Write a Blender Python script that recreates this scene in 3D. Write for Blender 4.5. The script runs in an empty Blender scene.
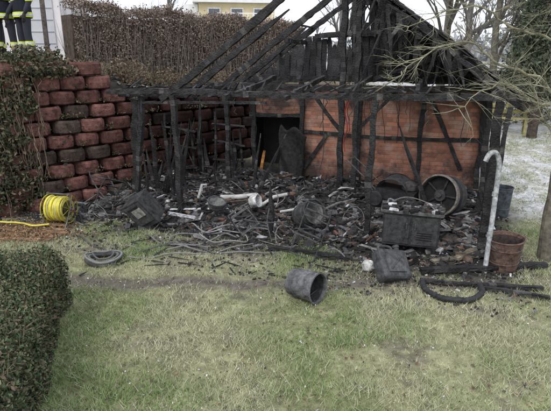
import bpy, math, random
import numpy as np
from mathutils import Vector, Matrix, Euler
random.seed(7); rng=np.random.default_rng(7)
R=random.random
def U(a,b): return a+(b-a)*random.random()
def tint(c,a,b):
    k=U(a,b); return tuple(x*k for x in c)
scene=bpy.context.scene
V3=Vector

# ---------------------------------------------------------------- noise / terrain
_lat=rng.random((256,256))
def vnoise(x,y,s=1.0):
    x=np.asarray(x,float)*s+1000.3; y=np.asarray(y,float)*s+1000.7
    xi=np.floor(x).astype(int); yi=np.floor(y).astype(int)
    fx=x-xi; fy=y-yi; fx=fx*fx*(3-2*fx); fy=fy*fy*(3-2*fy)
    a=_lat[xi%256,yi%256]; b=_lat[(xi+1)%256,yi%256]; c=_lat[xi%256,(yi+1)%256]; d=_lat[(xi+1)%256,(yi+1)%256]
    return (a*(1-fx)+b*fx)*(1-fy)+(c*(1-fx)+d*fx)*fy
def fbm(x,y,s=1.0,o=4):
    t=0;a=.5;n=0
    for i in range(o):
        t=t+a*vnoise(x,y,s*2**i+i*.13); n+=a; a*=.5
    return t/n
def sstep(v,a,b):
    t=np.clip((np.asarray(v,float)-a)/(b-a),0,1); return t*t*(3-2*t)
LX,LY=-2.5,8.2
EX=(.941,-.337); EY=(.337,.941)
def loc_uv(x,y):
    dx=x-LX; dy=y-LY
    return dx*EX[0]+dy*EX[1], dx*EY[0]+dy*EY[1]
def uvw(u,v,z=0): return V3((LX+u*EX[0]+v*EY[0], LY+u*EX[1]+v*EY[1], z))
def terrain(x,y):
    x=np.asarray(x,float); y=np.asarray(y,float)
    s=(y-x-12.5)/1.414
    low=2.3*(1-np.exp(-np.maximum(0,y-9)/20))
    high=2.48-.6*sstep(x,-4.6,-2.2)
    high=high+(np.maximum(low,0)-high)*sstep(x,2,9)
    w=sstep(s,.3,.3+.35)*(1-sstep(x,-1.2,-.6))+sstep(s,.3,3.6)*sstep(x,-1.2,-.6)
    z=low*(1-w)+np.maximum(high,low)*w
    z=z+(fbm(x,y,.9)-.5)*.09+(fbm(x,y,5)-.5)*.03
    return z
def T(x,y): return float(terrain(x,y))
def heap(x,y):
    u,v=loc_uv(x,y)
    e=sstep(u,-1.6,-.4)*(1-sstep(u,5.4,5.9))*sstep(v,-.75,.45)*(1-sstep(v,2.9,3.1))
    n=fbm(x,y,1.6,5)
    return e*(.05+.46*n*n*(.6+.5*sstep(v,.3,2)))+ (1-e)*(-.12)
def H(x,y): return max(T(x,y), float(heap(x,y)))

# ---------------------------------------------------------------- materials
def mat_attr(name,rough=.8,nscale=8,namt=.5,bump=.3,bscale=40,metal=0,voro=0,spec=.3,det=4):
    m=bpy.data.materials.new(name); m.use_nodes=True
    nt=m.node_tree; N=nt.nodes; L=nt.links
    b=N['Principled BSDF']; b.inputs['Roughness'].default_value=rough
    b.inputs['Metallic'].default_value=metal
    b.inputs['Specular IOR Level'].default_value=spec
    at=N.new('ShaderNodeAttribute'); at.attribute_name='Col'
    if namt==0:
        L.new(at.outputs['Color'],b.inputs['Base Color']); return m
    tc=N.new('ShaderNodeTexCoord')
    n1=N.new('ShaderNodeTexNoise'); n1.inputs['Scale'].default_value=nscale; n1.inputs['Detail'].default_value=det; n1.inputs['Roughness'].default_value=.7
    L.new(tc.outputs['Object'],n1.inputs['Vector'])
    mr=N.new('ShaderNodeMapRange'); mr.inputs['From Min'].default_value=.3; mr.inputs['From Max'].default_value=.7
    mr.inputs['To Min'].default_value=1-namt; mr.inputs['To Max'].default_value=1+namt
    L.new(n1.outputs['Fac'],mr.inputs['Value'])
    mx=N.new('ShaderNodeVectorMath'); mx.operation='SCALE'
    L.new(at.outputs['Color'],mx.inputs[0]); L.new(mr.outputs['Result'],mx.inputs['Scale'])
    L.new(mx.outputs['Vector'],b.inputs['Base Color'])
    if bump>0:
        n2=N.new('ShaderNodeTexNoise'); n2.inputs['Scale'].default_value=bscale; n2.inputs['Detail'].default_value=2
        L.new(tc.outputs['Object'],n2.inputs['Vector'])
        h=n2.outputs['Fac']
        if voro:
            vo=N.new('ShaderNodeTexVoronoi'); vo.inputs['Scale'].default_value=voro
            L.new(tc.outputs['Object'],vo.inputs['Vector'])
            ad=N.new('ShaderNodeMath'); ad.operation='SUBTRACT'; L.new(h,ad.inputs[0]); L.new(vo.outputs['Distance'],ad.inputs[1]); h=ad.outputs[0]
        bp=N.new('ShaderNodeBump'); bp.inputs['Strength'].default_value=bump; bp.inputs['Distance'].default_value=.012
        L.new(h,bp.inputs['Height']); L.new(bp.outputs['Normal'],b.inputs['Normal'])
        rr=N.new('ShaderNodeMapRange'); rr.inputs['To Min'].default_value=max(.1,rough-.2); rr.inputs['To Max'].default_value=min(1,rough+.15)
        L.new(n1.outputs['Fac'],rr.inputs['Value']); L.new(rr.outputs['Result'],b.inputs['Roughness'])
    return m
M_char=mat_attr('charred_wood',.7,5,.7,.7,90,0,38,.4)
M_ash=mat_attr('ash_debris',.85,14,.6,.5,60)
M_metal=mat_attr('sooty_metal',.5,7,.6,.3,45,.35,0,.4)
M_rust=mat_attr('rusty_metal',.75,16,.7,.4,60,.1,0,.3)
M_plastic=mat_attr('weathered_plastic',.5,9,.35,0,30,0,0,.4)
M_ground=mat_attr('ground_soil_grass',.95,9,.45,.8,35,0,0,.1)
M_leaf=mat_attr('leaf',.65,3,0,0,1,0,0,.2)
M_bark=mat_attr('bark',.9,12,.45,.4,50,0,0,.15,2)
M_block=mat_attr('concrete_block',.95,7,.65,.9,40,0,0,.1)
M_cloth=mat_attr('cloth',.85,20,.2,.3,80,0,0,.1)
M_paint=mat_attr('render_plaster',.8,2,.1,.1,40)

def brick_mat():
    m=bpy.data.materials.new('sooty_brick'); m.use_nodes=True
    nt=m.node_tree; N=nt.nodes; L=nt.links; b=N['Principled BSDF']; b.inputs['Roughness'].default_value=.9
    tc=N.new('ShaderNodeTexCoord'); sp=N.new('ShaderNodeSeparateXYZ'); cb=N.new('ShaderNodeCombineXYZ')
    L.new(tc.outputs['Object'],sp.inputs[0]); L.new(sp.outputs['X'],cb.inputs['X']); L.new(sp.outputs['Z'],cb.inputs['Y'])
    nz=N.new('ShaderNodeTexNoise'); nz.inputs['Scale'].default_value=7
    L.new(tc.outputs['Object'],nz.inputs['Vector'])
    mad=N.new('ShaderNodeVectorMath'); mad.operation='MULTIPLY_ADD'; mad.inputs[1].default_value=(.03,.03,0)
    L.new(nz.outputs['Color'],mad.inputs[0]); L.new(cb.outputs[0],mad.inputs[2])
    br=N.new('ShaderNodeTexBrick'); br.inputs['Scale'].default_value=1
    br.inputs['Brick Width'].default_value=.25; br.inputs['Row Height'].default_value=.08; br.inputs['Mortar Size'].default_value=.009
    br.inputs['Mortar Smooth'].default_value=.4
    br.inputs['Color1'].default_value=(.52,.22,.13,1); br.inputs['Color2'].default_value=(.31,.12,.078,1); br.inputs['Mortar'].default_value=(.26,.18,.14,1)
    L.new(mad.outputs[0],br.inputs['Vector'])
    n1=N.new('ShaderNodeTexNoise'); n1.inputs['Scale'].default_value=2.3; n1.inputs['Detail'].default_value=9; n1.inputs['Roughness'].default_value=.72
    L.new(tc.outputs['Object'],n1.inputs['Vector'])
    def mrange(src,a,b_,c,d):
        q=N.new('ShaderNodeMapRange'); q.inputs['From Min'].default_value=a; q.inputs['From Max'].default_value=b_; q.inputs['To Min'].default_value=c; q.inputs['To Max'].default_value=d
        L.new(src,q.inputs['Value']); return q.outputs[0]
    tot=n1.outputs['Fac']
    # soot also gathers along the timber posts (distance in x to nearest stud)
    terms=[mrange(sp.outputs['Z'],1.35,2.05,0,.20),mrange(sp.outputs['Z'],.8,.15,0,.2),mrange(sp.outputs['X'],2.9,1.6,0,.12)]
    for xc in (2.15,3.35,4.55,5.6):
        s1=N.new('ShaderNodeMath'); s1.operation='SUBTRACT'; L.new(sp.outputs['X'],s1.inputs[0]); s1.inputs[1].default_value=xc
        s2=N.new('ShaderNodeMath'); s2.operation='ABSOLUTE'; L.new(s1.outputs[0],s2.inputs[0])
        terms.append(mrange(s2.outputs[0],.32,.03,0,.13))
    for t in terms:
        a1=N.new('ShaderNodeMath'); L.new(tot,a1.inputs[0]); L.new(t,a1.inputs[1]); tot=a1.outputs[0]
    cr=mrange(tot,.5,.76,0,.94)
    n2=N.new('ShaderNodeTexNoise'); n2.inputs['Scale'].default_value=4.1; n2.inputs['Detail'].default_value=7
    L.new(tc.outputs['Object'],n2.inputs['Vector'])
    pm=mrange(n2.outputs['Fac'],.5,.7,0,.6)
    mp=N.new('ShaderNodeMix'); mp.data_type='RGBA'; L.new(pm,mp.inputs[0]); L.new(br.outputs['Color'],mp.inputs[6]); mp.inputs[7].default_value=(.48,.36,.29,1)
    mx=N.new('ShaderNodeMix'); mx.data_type='RGBA'; L.new(cr,mx.inputs[0]); L.new(mp.outputs[2],mx.inputs[6]); mx.inputs[7].default_value=(.035,.028,.026,1)
    L.new(mx.outputs[2],b.inputs['Base Color'])
    bp=N.new('ShaderNodeBump'); bp.inputs['Strength'].default_value=.7; bp.inputs['Distance'].default_value=.01; bp.invert=True
    L.new(br.outputs['Fac'],bp.inputs['Height']); L.new(bp.outputs[0],b.inputs['Normal'])
    return m
M_brick=brick_mat()

# ---------------------------------------------------------------- mesh builder
def build_np(name,V,F,C,mat,parent=None,smooth=False,per_vert=False):
    V=np.asarray(V,np.float32); F=np.asarray(F,np.int32); k=F.shape[1]
    me=bpy.data.meshes.new(name)
    me.vertices.add(len(V)); me.vertices.foreach_set('co',V.ravel())
    me.loops.add(F.size); me.loops.foreach_set('vertex_index',F.ravel())
    me.polygons.add(len(F)); me.polygons.foreach_set('loop_start',np.arange(0,F.size,k,dtype=np.int32))
    try: me.polygons.foreach_set('loop_total',np.full(len(F),k,dtype=np.int32))
    except Exception: pass
    me.update(calc_edges=True)
    ca=me.color_attributes.new('Col','FLOAT_COLOR','CORNER')
    C=np.asarray(C,np.float32)
    cc=C[F.ravel()] if per_vert else np.repeat(C,k,axis=0)
    cc=np.concatenate([cc,np.ones((len(cc),1),np.float32)],axis=1)
    ca.data.foreach_set('color',cc.ravel())
    if smooth: me.polygons.foreach_set('use_smooth',np.ones(len(F),bool))
    me.materials.append(mat)
    o=bpy.data.objects.new(name,me); scene.collection.objects.link(o)
    if parent: o.parent=parent
    return o
class MB:
    def __init__(s): s.V=[];s.F=[];s.C=[]
    def add(s,vs,fs,col):
        o=len(s.V); s.V+= [tuple(v) for v in vs]
        for i,f in enumerate(fs):
            s.F.append(tuple(a+o for a in f)); s.C.append(col[i] if isinstance(col,list) else col)
    def box(s,c,size,col,rot=(0,0,0),jit=0,M=None,taper=1):
        hx,hy,hz=size[0]/2,size[1]/2,size[2]/2
        m=Matrix.Translation(c)@(Euler(rot).to_matrix().to_4x4())
        if M is not None: m=M@m
        vs=[]
        for z in (-1,1):
            for x,y in ((-1,-1),(1,-1),(1,1),(-1,1)):
                k=taper if z>0 else 1
                vs.append(m@V3((x*hx*k*(1+U(-jit,jit)),y*hy*k*(1+U(-jit,jit)),z*hz*(1+U(-jit,jit)))))
        s.add(vs,[(0,3,2,1),(4,5,6,7),(0,1,5,4),(1,2,6,5),(2,3,7,6),(3,0,4,7)],col)
    def tube(s,pts,rad,n=8,col=(.1,.1,.1),M=None,closed=False,sq=1.0,jit=0):
        pts=[V3(p) for p in pts]
        if not hasattr(rad,'__len__'): rad=[rad]*len(pts)
        vs=[];prev=None;m=len(pts)
        for i,p in enumerate(pts):
            if closed: t=(pts[(i+1)%m]-pts[i-1])
            else: t=pts[min(i+1,m-1)]-pts[max(i-1,0)]
            if t.length<1e-9: t=V3((0,0,1))
            t.normalize()
            if prev is None:
                a=V3((0,0,1)) if abs(t.z)<.9 else V3((1,0,0))
                nn=(a-t*a.dot(t)).normalized()
            else:
                nn=prev-t*prev.dot(t)
                nn=nn.normalized() if nn.length>1e-6 else t.orthogonal().normalized()
            prev=nn; bb=t.cross(nn)
            for k in range(n):
                an=2*math.pi*k/n; r=rad[i]*(1+(U(-jit,jit) if jit else 0))
                q=p+nn*math.cos(an)*r*sq+bb*math.sin(an)*r
                vs.append(M@q if M is not None else q)
        fs=[]
        seg=m if closed else m-1
        for i in range(seg):
            j=(i+1)%m
            for k in range(n):
                fs.append((i*n+k,i*n+(k+1)%n,j*n+(k+1)%n,j*n+k))
        if not closed and n>2:
            fs.append(tuple(range(n-1,-1,-1))); fs.append(tuple((m-1)*n+k for k in range(n)))
        s.add(vs,fs,col)
    def lathe(s,prof,n=24,M=None,col=(.1,.1,.1),cols=None,jit=0,ex=1,ey=1):
        vs=[];fs=[];cc=[]
        dj=[1+U(-jit,jit) for _ in range(n)]
        for (r,z) in prof:
            for k in range(n):
                a=2*math.pi*k/n
                q=V3((r*math.cos(a)*dj[k]*ex,r*math.sin(a)*dj[k]*ey,z))
                vs.append(M@q if M is not None else q)
        for i in range(len(prof)-1):
            for k in range(n):
                fs.append((i*n+k,i*n+(k+1)%n,(i+1)*n+(k+1)%n,(i+1)*n+k)); cc.append(cols[i] if cols else col)
        fs.append(tuple(range(n-1,-1,-1))); cc.append(cols[0] if cols else col)
        fs.append(tuple((len(prof)-1)*n+k for k in range(n))); cc.append(cols[-1] if cols else col)
        s.add(vs,fs,cc)
    def beam(s,p0,p1,w,h,col=None,bend=.03,seg=.08,jit=.17,burn=0):
        p0=V3(p0);p1=V3(p1); d=p1-p0; L=d.length; t=d.normalized()
        up=V3((0,0,1)) if abs(t.z)<.95 else V3((0,1,0))
        a=t.cross(up).normalized(); b=a.cross(t).normalized()
        n=max(2,int(L/seg)); vs=[]; ba=a*U(-bend,bend)*L*.5+b*U(-bend,bend)*L*.5
        prof=[(-1,-1),(0,-1.02),(1,-1),(1.02,0),(1,1),(0,1.02),(-1,1),(-1.02,0)]
        ph=U(0,9); ph2=U(0,9)
        for i in range(n+1):
            f=i/n; p=p0+d*f+ba*math.sin(f*math.pi)+a*(w*.12*math.sin(ph2+f*L*7))
            k=1-.18*(.5+.5*math.sin(ph+f*L*5))-.12*R()
            if burn and f>1-burn: k*=max(.25,1-(f-(1-burn))/burn*.8)
            for (x,y) in prof:
                vs.append(p+a*(x*w/2*k*(1+U(-jit,jit)))+b*(y*h/2*k*(1+U(-jit,jit))))
        fs=[];cc=[]
        base=col or (.018,.017,.0175)
        for i in range(n):
            v=U(.6,1.6)
            if R()<.07 and col is None: c=(.07,.066,.062)
            else: c=tuple(x*v for x in base)
            for k in range(8):
                fs.append((i*8+k,i*8+(k+1)%8,(i+1)*8+(k+1)%8,(i+1)*8+k)); cc.append(tint(c,.75,1.25))
        fs.append(tuple(range(7,-1,-1))); cc.append(base); fs.append(tuple(n*8+k for k in range(8))); cc.append(base)
        s.add(vs,fs,cc)
    def build(s,name,mat,parent=None,smooth=False,bevel=0):
        me=bpy.data.meshes.new(name); me.from_pydata(s.V,[],s.F); me.update()
        ca=me.color_attributes.new('Col','FLOAT_COLOR','CORNER')
        tot=np.empty(len(me.polygons),np.int32); me.polygons.foreach_get('loop_total',tot)
        C=np.array(s.C,np.float32); cc=np.repeat(C,tot,axis=0)
        cc=np.concatenate([cc,np.ones((len(cc),1),np.float32)],axis=1); ca.data.foreach_set('color',cc.ravel())
        if smooth: me.polygons.foreach_set('use_smooth',np.ones(len(s.F),bool))
        me.materials.append(mat)
        o=bpy.data.objects.new(name,me); scene.collection.objects.link(o)
        if parent: o.parent=parent
        if bevel:
            bm=o.modifiers.new('b','BEVEL'); bm.width=bevel; bm.segments=3; bm.limit_method='ANGLE'
        if smooth:
            try: me.set_sharp_from_angle(angle=math.radians(40))
            except Exception: pass
        return o
def empty(name,loc=(0,0,0),rz=0):
    e=bpy.data.objects.new(name,None); scene.collection.objects.link(e); e.location=loc; e.rotation_euler=(0,0,rz); return e
def XF(loc,rot=(0,0,0),s=1): return Matrix.Translation(loc)@Euler(rot).to_matrix().to_4x4()@Matrix.Scale(s,4)
def smooth_path(pts,n=8):
    out=[]
    P=[V3(p) for p in pts]
    for i in range(len(P)-1):
        p0=P[max(i-1,0)];p1=P[i];p2=P[i+1];p3=P[min(i+2,len(P)-1)]
        for k in range(n):
            t=k/n
            out.append(.5*((2*p1)+(p2-p0)*t+(2*p0-5*p1+4*p2-p3)*t*t+(3*p1-p0-3*p2+p3)*t**3))
    out.append(P[-1]); return out

# ---------------------------------------------------------------- ground
def axis(segs):
    out=[]
    for a,b,st in segs: out+=list(np.arange(a,b,st))
    out.append(segs[-1][1]); return np.array(out)
xs=axis([(-400,-60,40),(-60,-12,4),(-12,-6,.3),(-6,6.5,.05),(6.5,14,.12),(14,60,2),(60,400,40)])
ys=axis([(-60,-4,6),(-4,2,.5),(2,12,.05),(12,22,.12),(22,70,1.5),(70,600,40)])
X,Y=np.meshgrid(xs,ys); Z=terrain(X,Y)
s_=(Y-X-12.5)/1.414
def ground_masks(x,y):
    u,v=loc_uv(x,y)
    n=fbm(x,y,1.2,5); n2=fbm(x+30,y,3.3,4)
    ash=sstep(u,-2.1,-1.1)*(1-sstep(u,5.8,6.4))*sstep(v+(n-.5)*2.0,-1.35,-.4)*(1-sstep(v,3.2,4.0))
    cy=5.30-.07*x+.1*np.sin(x*1.3)+(n-.5)*.4
    run=np.exp(-((y-cy)/(.10+.13*n2))**2)*sstep(x,-3.2,-2.4)*(1-sstep(x,2.6,3.2))*1.2
    rt=np.exp(-(((x-1.9)/1.5)**2+((y-5.6)/.6)**2))*1.4*sstep(n2,.3,.52)
    lf=np.exp(-(((x+1.6)/2.0)**2+((y-6.6)/.6)**2))*1.2*sstep(n2,.32,.58)
    edge=sstep(v+(n-.5)*2.4,-2.6,-1.0)*sstep(u,-2.4,-1.4)*(1-sstep(u,6,6.6))*sstep(n2,.42,.58)*.75
    patch=sstep(n2*.6+n*.4,.54,.66)*.6
    mud=np.clip(np.maximum.reduce([run,rt,lf,patch,edge]),0,1)
    snow=sstep(x,2.8,4.2)*sstep(y,6.6,9)*(.45+.5*sstep(n2,.35,.65))
    return ash,mud,snow
ash,mud,snow=ground_masks(X,Y)
n=fbm(X,Y,.8,4)[...,None]; n5=fbm(X,Y,6,3)[...,None]
g1=np.array([.215,.215,.105]); g2=np.array([.34,.325,.21]); col=g1*(1-n)+g2*n; col=col*(.55+.7*n5)
def mixc(c,d,m): return c*(1-m[...,None])+np.array(d)*m[...,None]
col=mixc(col,(.125,.108,.09),np.clip(mud,0,1)); 
col=mixc(col,(.50,.50,.50),snow)
litter=sstep(s_,.2,.8)*(1-sstep(X,1,5)); col=mixc(col,(.12,.095,.065),litter*.85)
col=mixc(col,(.035,.033,.032),ash)
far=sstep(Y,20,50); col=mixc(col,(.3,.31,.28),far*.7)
ny,nx=X.shape
idx=np.arange(nx*ny).reshape(ny,nx)
F=np.stack([idx[:-1,:-1],idx[:-1,1:],idx[1:,1:],idx[1:,:-1]],-1).reshape(-1,4)
build_np('ground',np.stack([X,Y,Z],-1).reshape(-1,3),F,col.reshape(-1,3),M_ground,smooth=True,per_vert=True)

# ---------------------------------------------------------------- grass
def hedge_edge(y): return -1.78-.26*(y-3.1)
def blades(name,N,xr,yr,hmin,hmax,w,wedge=True,tn=1.0):
    x=rng.uniform(*xr,N); y=rng.uniform(*yr,N)
    if wedge:
        k=(np.abs(x)<.66*y+.35); x=x[k];y=y[k]
    ash,mud,snow=ground_masks(x,y)
    s=(y-x-12.5)/1.414
    thin=.3+.7*sstep(fbm(x+7,y,2.2,4),.38,.56)
    p=(1-ash)**2*(1-mud*.85)*(1-snow*.55)*thin
    k=(rng.random(len(x))<p)&(s<0)&~((x<hedge_edge(y)-.05)&(y<4.75))
    x=x[k];y=y[k];n=len(x)
    z=terrain(x,y)
    hgt=rng.uniform(hmin,hmax,n)*(.4+1.2*vnoise(x,y,4)); a=rng.uniform(0,2*np.pi,n); w_=w*rng.uniform(.6,1.4,n)
    lean=rng.uniform(.3,1.7,n); la=rng.uniform(0,2*np.pi,n)
    dx=np.cos(a)*w_;dy=np.sin(a)*w_
    b1=np.stack([x-dx,y-dy,z-.004],-1);b2=np.stack([x+dx,y+dy,z-.004],-1)
    t=np.stack([x+np.cos(la)*lean*hgt,y+np.sin(la)*lean*hgt,z+hgt],-1)
    V=np.stack([b1,b2,t],1).reshape(-1,3)
    F=np.arange(n*3).reshape(-1,3)
    pn=fbm(x,y,1.3,5); q=np.clip((pn-.5)*4.5+.45+rng.normal(0,.25,n),0,1)[:,None]
    c=np.array([.215,.30,.11])*(1-q)+np.array([.49,.49,.32])*q
    dry=(rng.random(n)<.14)[:,None]; c=np.where(dry,np.array([.54,.50,.37]),c)
    c=c*rng.uniform(.6,1.25,n)[:,None]*tn
    build_np(name,V,F,c,M_leaf)
blades('grass',360000,(-4,4.2),(2.7,7.6),.018,.055,.0030)
blades('grass_tufts',60000,(2.6,9),(5.6,14),.02,.06,.006,wedge=False,tn=.8)

def flecks(name,N,xr,yr,sz,cols,z0=.02):
    x=rng.uniform(*xr,N);y=rng.uniform(*yr,N)
    z=terrain(x,y)+z0*rng.uniform(.3,1.3,N)
    V=[];C=[]
    for i in range(N):
        s=sz*U(.4,1.3); e=Euler((U(-.7,.7),U(-.7,.7),U(0,6.3))).to_matrix()
        for q in ((-1,-.2,0),(-.1,-.7,0),(1,.1,.15),(.1,.6,0)):
            w=e@V3(q)*s; V.append((x[i]+w.x,y[i]+w.y,z[i]+w.z))
        C.append(tint(random.choice(cols),.7,1.2))
    build_np(name,V,np.arange(N*4).reshape(-1,4),C,M_leaf)
flecks('fallen_leaves',2600,(-3.5,4),(2.8,7),.017,[(.12,.075,.045),(.19,.13,.08),(.08,.06,.04),(.3,.24,.16)])
flecks('ash_flakes',1800,(-3.5,4),(2.8,6.8),.010,[(.55,.55,.55),(.4,.4,.41),(.02,.02,.02),(.02,.02,.02)],.03)

# ---------------------------------------------------------------- retaining wall of planter blocks
mb=MB()
dirw=V3((1,1,0)).normalized(); nrm=V3((1,-1,0)).normalized()
W=.50
for c in range(10):
    z0=c*.25-.02
    off_c=U(-.08,.08)
    for i in range(27):
        t=(i-18)*W+(W/2 if c%2 else 0)+U(-.03,.03)+off_c
        base=V3((-1.3,11.2,0))+dirw*t+nrm*(-c*.045+U(-.04,.035)+.02)
        top=10 if base.x<-3.35 else (9 if base.x<-3.0 else 8)
        if c>=top: continue
        if base.x>.2: continue
        soot=float(sstep(base.x,-3.4,-2.5))
        cl=V3((.155,.074,.062))*U(.5,1.2)
        if R()<.2: cl=V3((.11,.08,.066))*U(.5,1.1)
        cl=cl*(1-.78*soot)
        soil=(.03,.026,.018)
        out=[]
        hw=W/2-.012-U(0,.014)
        for k in range(11):
            a=math.pi*k/10
            out.append((-hw*math.cos(a), -.03+.20*math.sin(a)**.62))
        out=[(-hw,-.16)]+out+[(hw,-.16)]
        tz=U(-.008,.008)
        def ring(z,off):
            r=[]
            for (p,q) in out:
                k=1-off/hw
                pos=base+dirw*(p*k)+nrm*((q+.16)*(1-off/.3)-.16+off*.2)
                r.append((pos.x,pos.y,z+tz*p*4))
            return r
        h=.236
        rows=[ring(z0+.0,.022),ring(z0+.025,.002),ring(z0+h*.5,-.006),ring(z0+h-.04,0),ring(z0+h,.028),ring(z0+h-.002,.06),ring(z0+h-.08,.065)]
        n_=len(out); vs=sum(rows,[]); fs=[];cc=[]
        for a in range(len(rows)-1):
            for k in range(n_):
                fs.append((a*n_+k,a*n_+(k+1)%n_,(a+1)*n_+(k+1)%n_,(a+1)*n_+k))
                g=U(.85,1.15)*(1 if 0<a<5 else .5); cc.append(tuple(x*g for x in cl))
        fs.append(tuple((len(rows)-1)*n_+k for k in range(n_))); cc.append(soil)
        mb.add(vs,fs,cc)
mb.build('retaining_wall',M_block)

# ---------------------------------------------------------------- leaf masses
def leafmass(name,P,size,cols,mat=M_leaf,parent=None,elong=1.6):
    P=np.asarray(P,float); n=len(P)
    a=rng.normal(size=(n,3)); a/=np.linalg.norm(a,axis=1)[:,None]
    b=rng.normal(size=(n,3)); b-=a*(a*b).sum(1)[:,None]; b/=np.linalg.norm(b,axis=1)[:,None]
    s=size*rng.uniform(.5,1.4,n)[:,None]
    V=np.stack([P-a*s*elong*.5,P+b*s*.4,P+a*s*elong*.5,P-b*s*.4],1).reshape(-1,3)
    ci=rng.integers(0,len(cols),n); c=np.array(cols)[ci]*rng.uniform(.55,1.35,n)[:,None]
    return build_np(name,V,np.arange(n*4).reshape(-1,4),c,mat,parent)

P=[]
while len(P)<26000:
    t=U(-9,-3.0); z=U(.1,2.75)
    b=V3((-1.3,11.2,0))+dirw*t
    edge=-4.1 + (float(fbm(3.1,z,1.7))-.5)*1.1+(.35 if z>2.2 else 0)
    if b.x>edge and R()>.02: continue
    dens=float(fbm(t,z,1.8))
    if dens<.40 and R()<.8: continue
    if z<.5 and R()<.6: continue
    off=-z*.18+.19+abs(random.gauss(0,.075))+ (.1 if z>2.3 else 0)
    if z>2.4: off-=U(0,.5)
    p=b+nrm*off; P.append((p.x,p.y,z))
leafmass('ivy',P,.045,[(.055,.075,.035),(.07,.085,.045),(.12,.10,.06),(.17,.14,.09),(.035,.045,.028),(.10,.08,.05)])
mb=MB()
for i in range(480):
    t=U(-8.5,-3.7); b=V3((-1.3,11.2,0))+dirw*t; z=U(1.0,2.65)
    p=b+nrm*(-z*.18+.24); L_=U(.3,1.3)
    q=p.copy(); q.z=z; pts=[q]
    for k in range(5): q=q+V3((U(-.06,.06),U(-.06,.06),-L_/5))+nrm*U(-.01,.035); pts.append(q)
    mb.tube(pts,.005,3,(.16,.125,.09))
mb.build('dead_vines',M_bark)
P=[]
for i in range(11000):
    x=U(-7,1.5); s=abs(random.gauss(.65,.5))+.1; y=x+12.5+s*1.414
    if fbm(x,y,2)<.42: continue
    P.append((x,y,T(x,y)+abs(random.gauss(0,.07))))
leafmass('leaf_litter',P,.05,[(.14,.09,.05),(.10,.07,.045),(.17,.13,.08),(.06,.06,.03)])
P=[]
for i in range(230):
    t=U(-9,0); z=random.choice([.25*k for k in range(1,9)]); b=V3((-1.3,11.2,0))+dirw*t
    c=b+nrm*(-z*.18+.15)
    for k in range(24): P.append((c.x+random.gauss(0,.06),c.y+random.gauss(0,.06),z+.01+abs(random.gauss(0,.045))))
leafmass('wall_plants',P,.03,[(.05,.06,.03),(.12,.10,.06),(.09,.06,.04)])
mb=MB();P=[]
for i in range(170):
    x=U(-3.7,.4); s=U(.25,2.4); y=x+12.5+s*1.414; z=T(x,y)
    for k in range(7):
        q=V3((x,y,z-.03)); d=V3((U(-.7,.7),U(-.7,.7),1)).normalized(); L_=U(.15,.5)
        m_=q+d*L_*.5+V3((U(-.03,.03),U(-.03,.03),0)); e_=q+d*L_
        mb.tube([q,m_,e_],[.006,.004,.002],3,(.12,.09,.07))
        for j in range(9): f=R(); P.append((q.x+(e_.x-q.x)*f+random.gauss(0,.04),q.y+(e_.y-q.y)*f+random.gauss(0,.04),q.z+(e_.z-q.z)*f+random.gauss(0,.03)))
br=empty('scrub_brush'); mb.build('stems',M_bark,br); leafmass('leaves',P,.035,[(.16,.115,.075),(.12,.09,.06),(.08,.085,.045),(.22,.17,.11)],parent=br)

A=V3((-4.9,12.4,0)); B=V3((.7,18.2,0)); hd=(B-A); hl=hd.length; ht=hd.normalized(); hn=V3((ht.y,-ht.x,0))
P=[];mb=MB()
def hedge_top(f): return 3.72-.12*f+.06*math.sin(f*23)+.05*math.sin(f*61)+.03*math.sin(f*140)
while len(P)<60000:
    f=R(); side=R()
    top=hedge_top(f); bz=1.75+.5*(1-f)
    if side<.72: w=.42-abs(random.gauss(0,.08)); z=U(bz,top)
    else: w=U(-.42,.42); z=top-random.gauss(0,.06)
    if fbm(f*hl*1.5,z*1.5+w,1.6)<.36 and R()<.75: continue
    p=A+hd*f+hn*(w+ .05*math.sin(f*40+z*3)); P.append((p.x,p.y,z))
hedge=empty('beech_hedge')
leafmass('leaves',P,.036,[(.28,.20,.155),(.23,.17,.14),(.34,.26,.205),(.17,.135,.115),(.20,.175,.14)],parent=hedge)
for i in range(1900):
    f=R(); p=A+hd*f+hn*U(-.3,.47); z0=1.7+.5*(1-f); p.z=z0
    q=p+V3((U(-.25,.25),U(-.2,.2),hedge_top(f)-z0+U(-.9,.22)))
    mb.tube([p,(p+q)/2+V3((U(-.08,.08),0,0)),q],[.008,.006,.0025],3,tint((.19,.16,.14),.6,1.2))
mb.build('twigs',M_bark,hedge)
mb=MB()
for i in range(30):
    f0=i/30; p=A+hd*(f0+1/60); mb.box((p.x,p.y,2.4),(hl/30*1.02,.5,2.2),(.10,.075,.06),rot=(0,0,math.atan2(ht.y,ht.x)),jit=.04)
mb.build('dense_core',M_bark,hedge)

P=[]
while len(P)<66000:
    y=U(2.3,4.85); r=R()
    if r>=.85: y=4.8-abs(random.gauss(0,.06))
    nb=float(fbm(y,2.2,2.0,3))
    e=hedge_edge(y)+.22*(nb-.5)
    if r<.5:
        d=U(0,1.9); x=e-d; ztop=.72+.05*math.sin(y*5)+.16*(float(fbm(x,y,2.2,3))-.5)-.16*math.exp(-d/.10)-.12*math.exp(-(4.85-y)/.1)
        z=ztop-abs(random.gauss(0,.04))
    elif r<.85: z=U(0,.68); x=e-abs(random.gauss(0,.06))-.20*(z/.7)**4+.20*(float(fbm(z*1.3,y,4,3))-.5)
    else: z=U(0,.68); x=e-U(0,1.9); y-=.14*(z/.7)**3
    P.append((float(x),y,float(z)))
eh=empty('evergreen_hedge')
leafmass('leaves',P,.021,[(.065,.095,.045),(.10,.135,.06),(.045,.065,.035),(.16,.165,.09),(.15,.12,.08)],parent=eh)
mb=MB()
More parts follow.
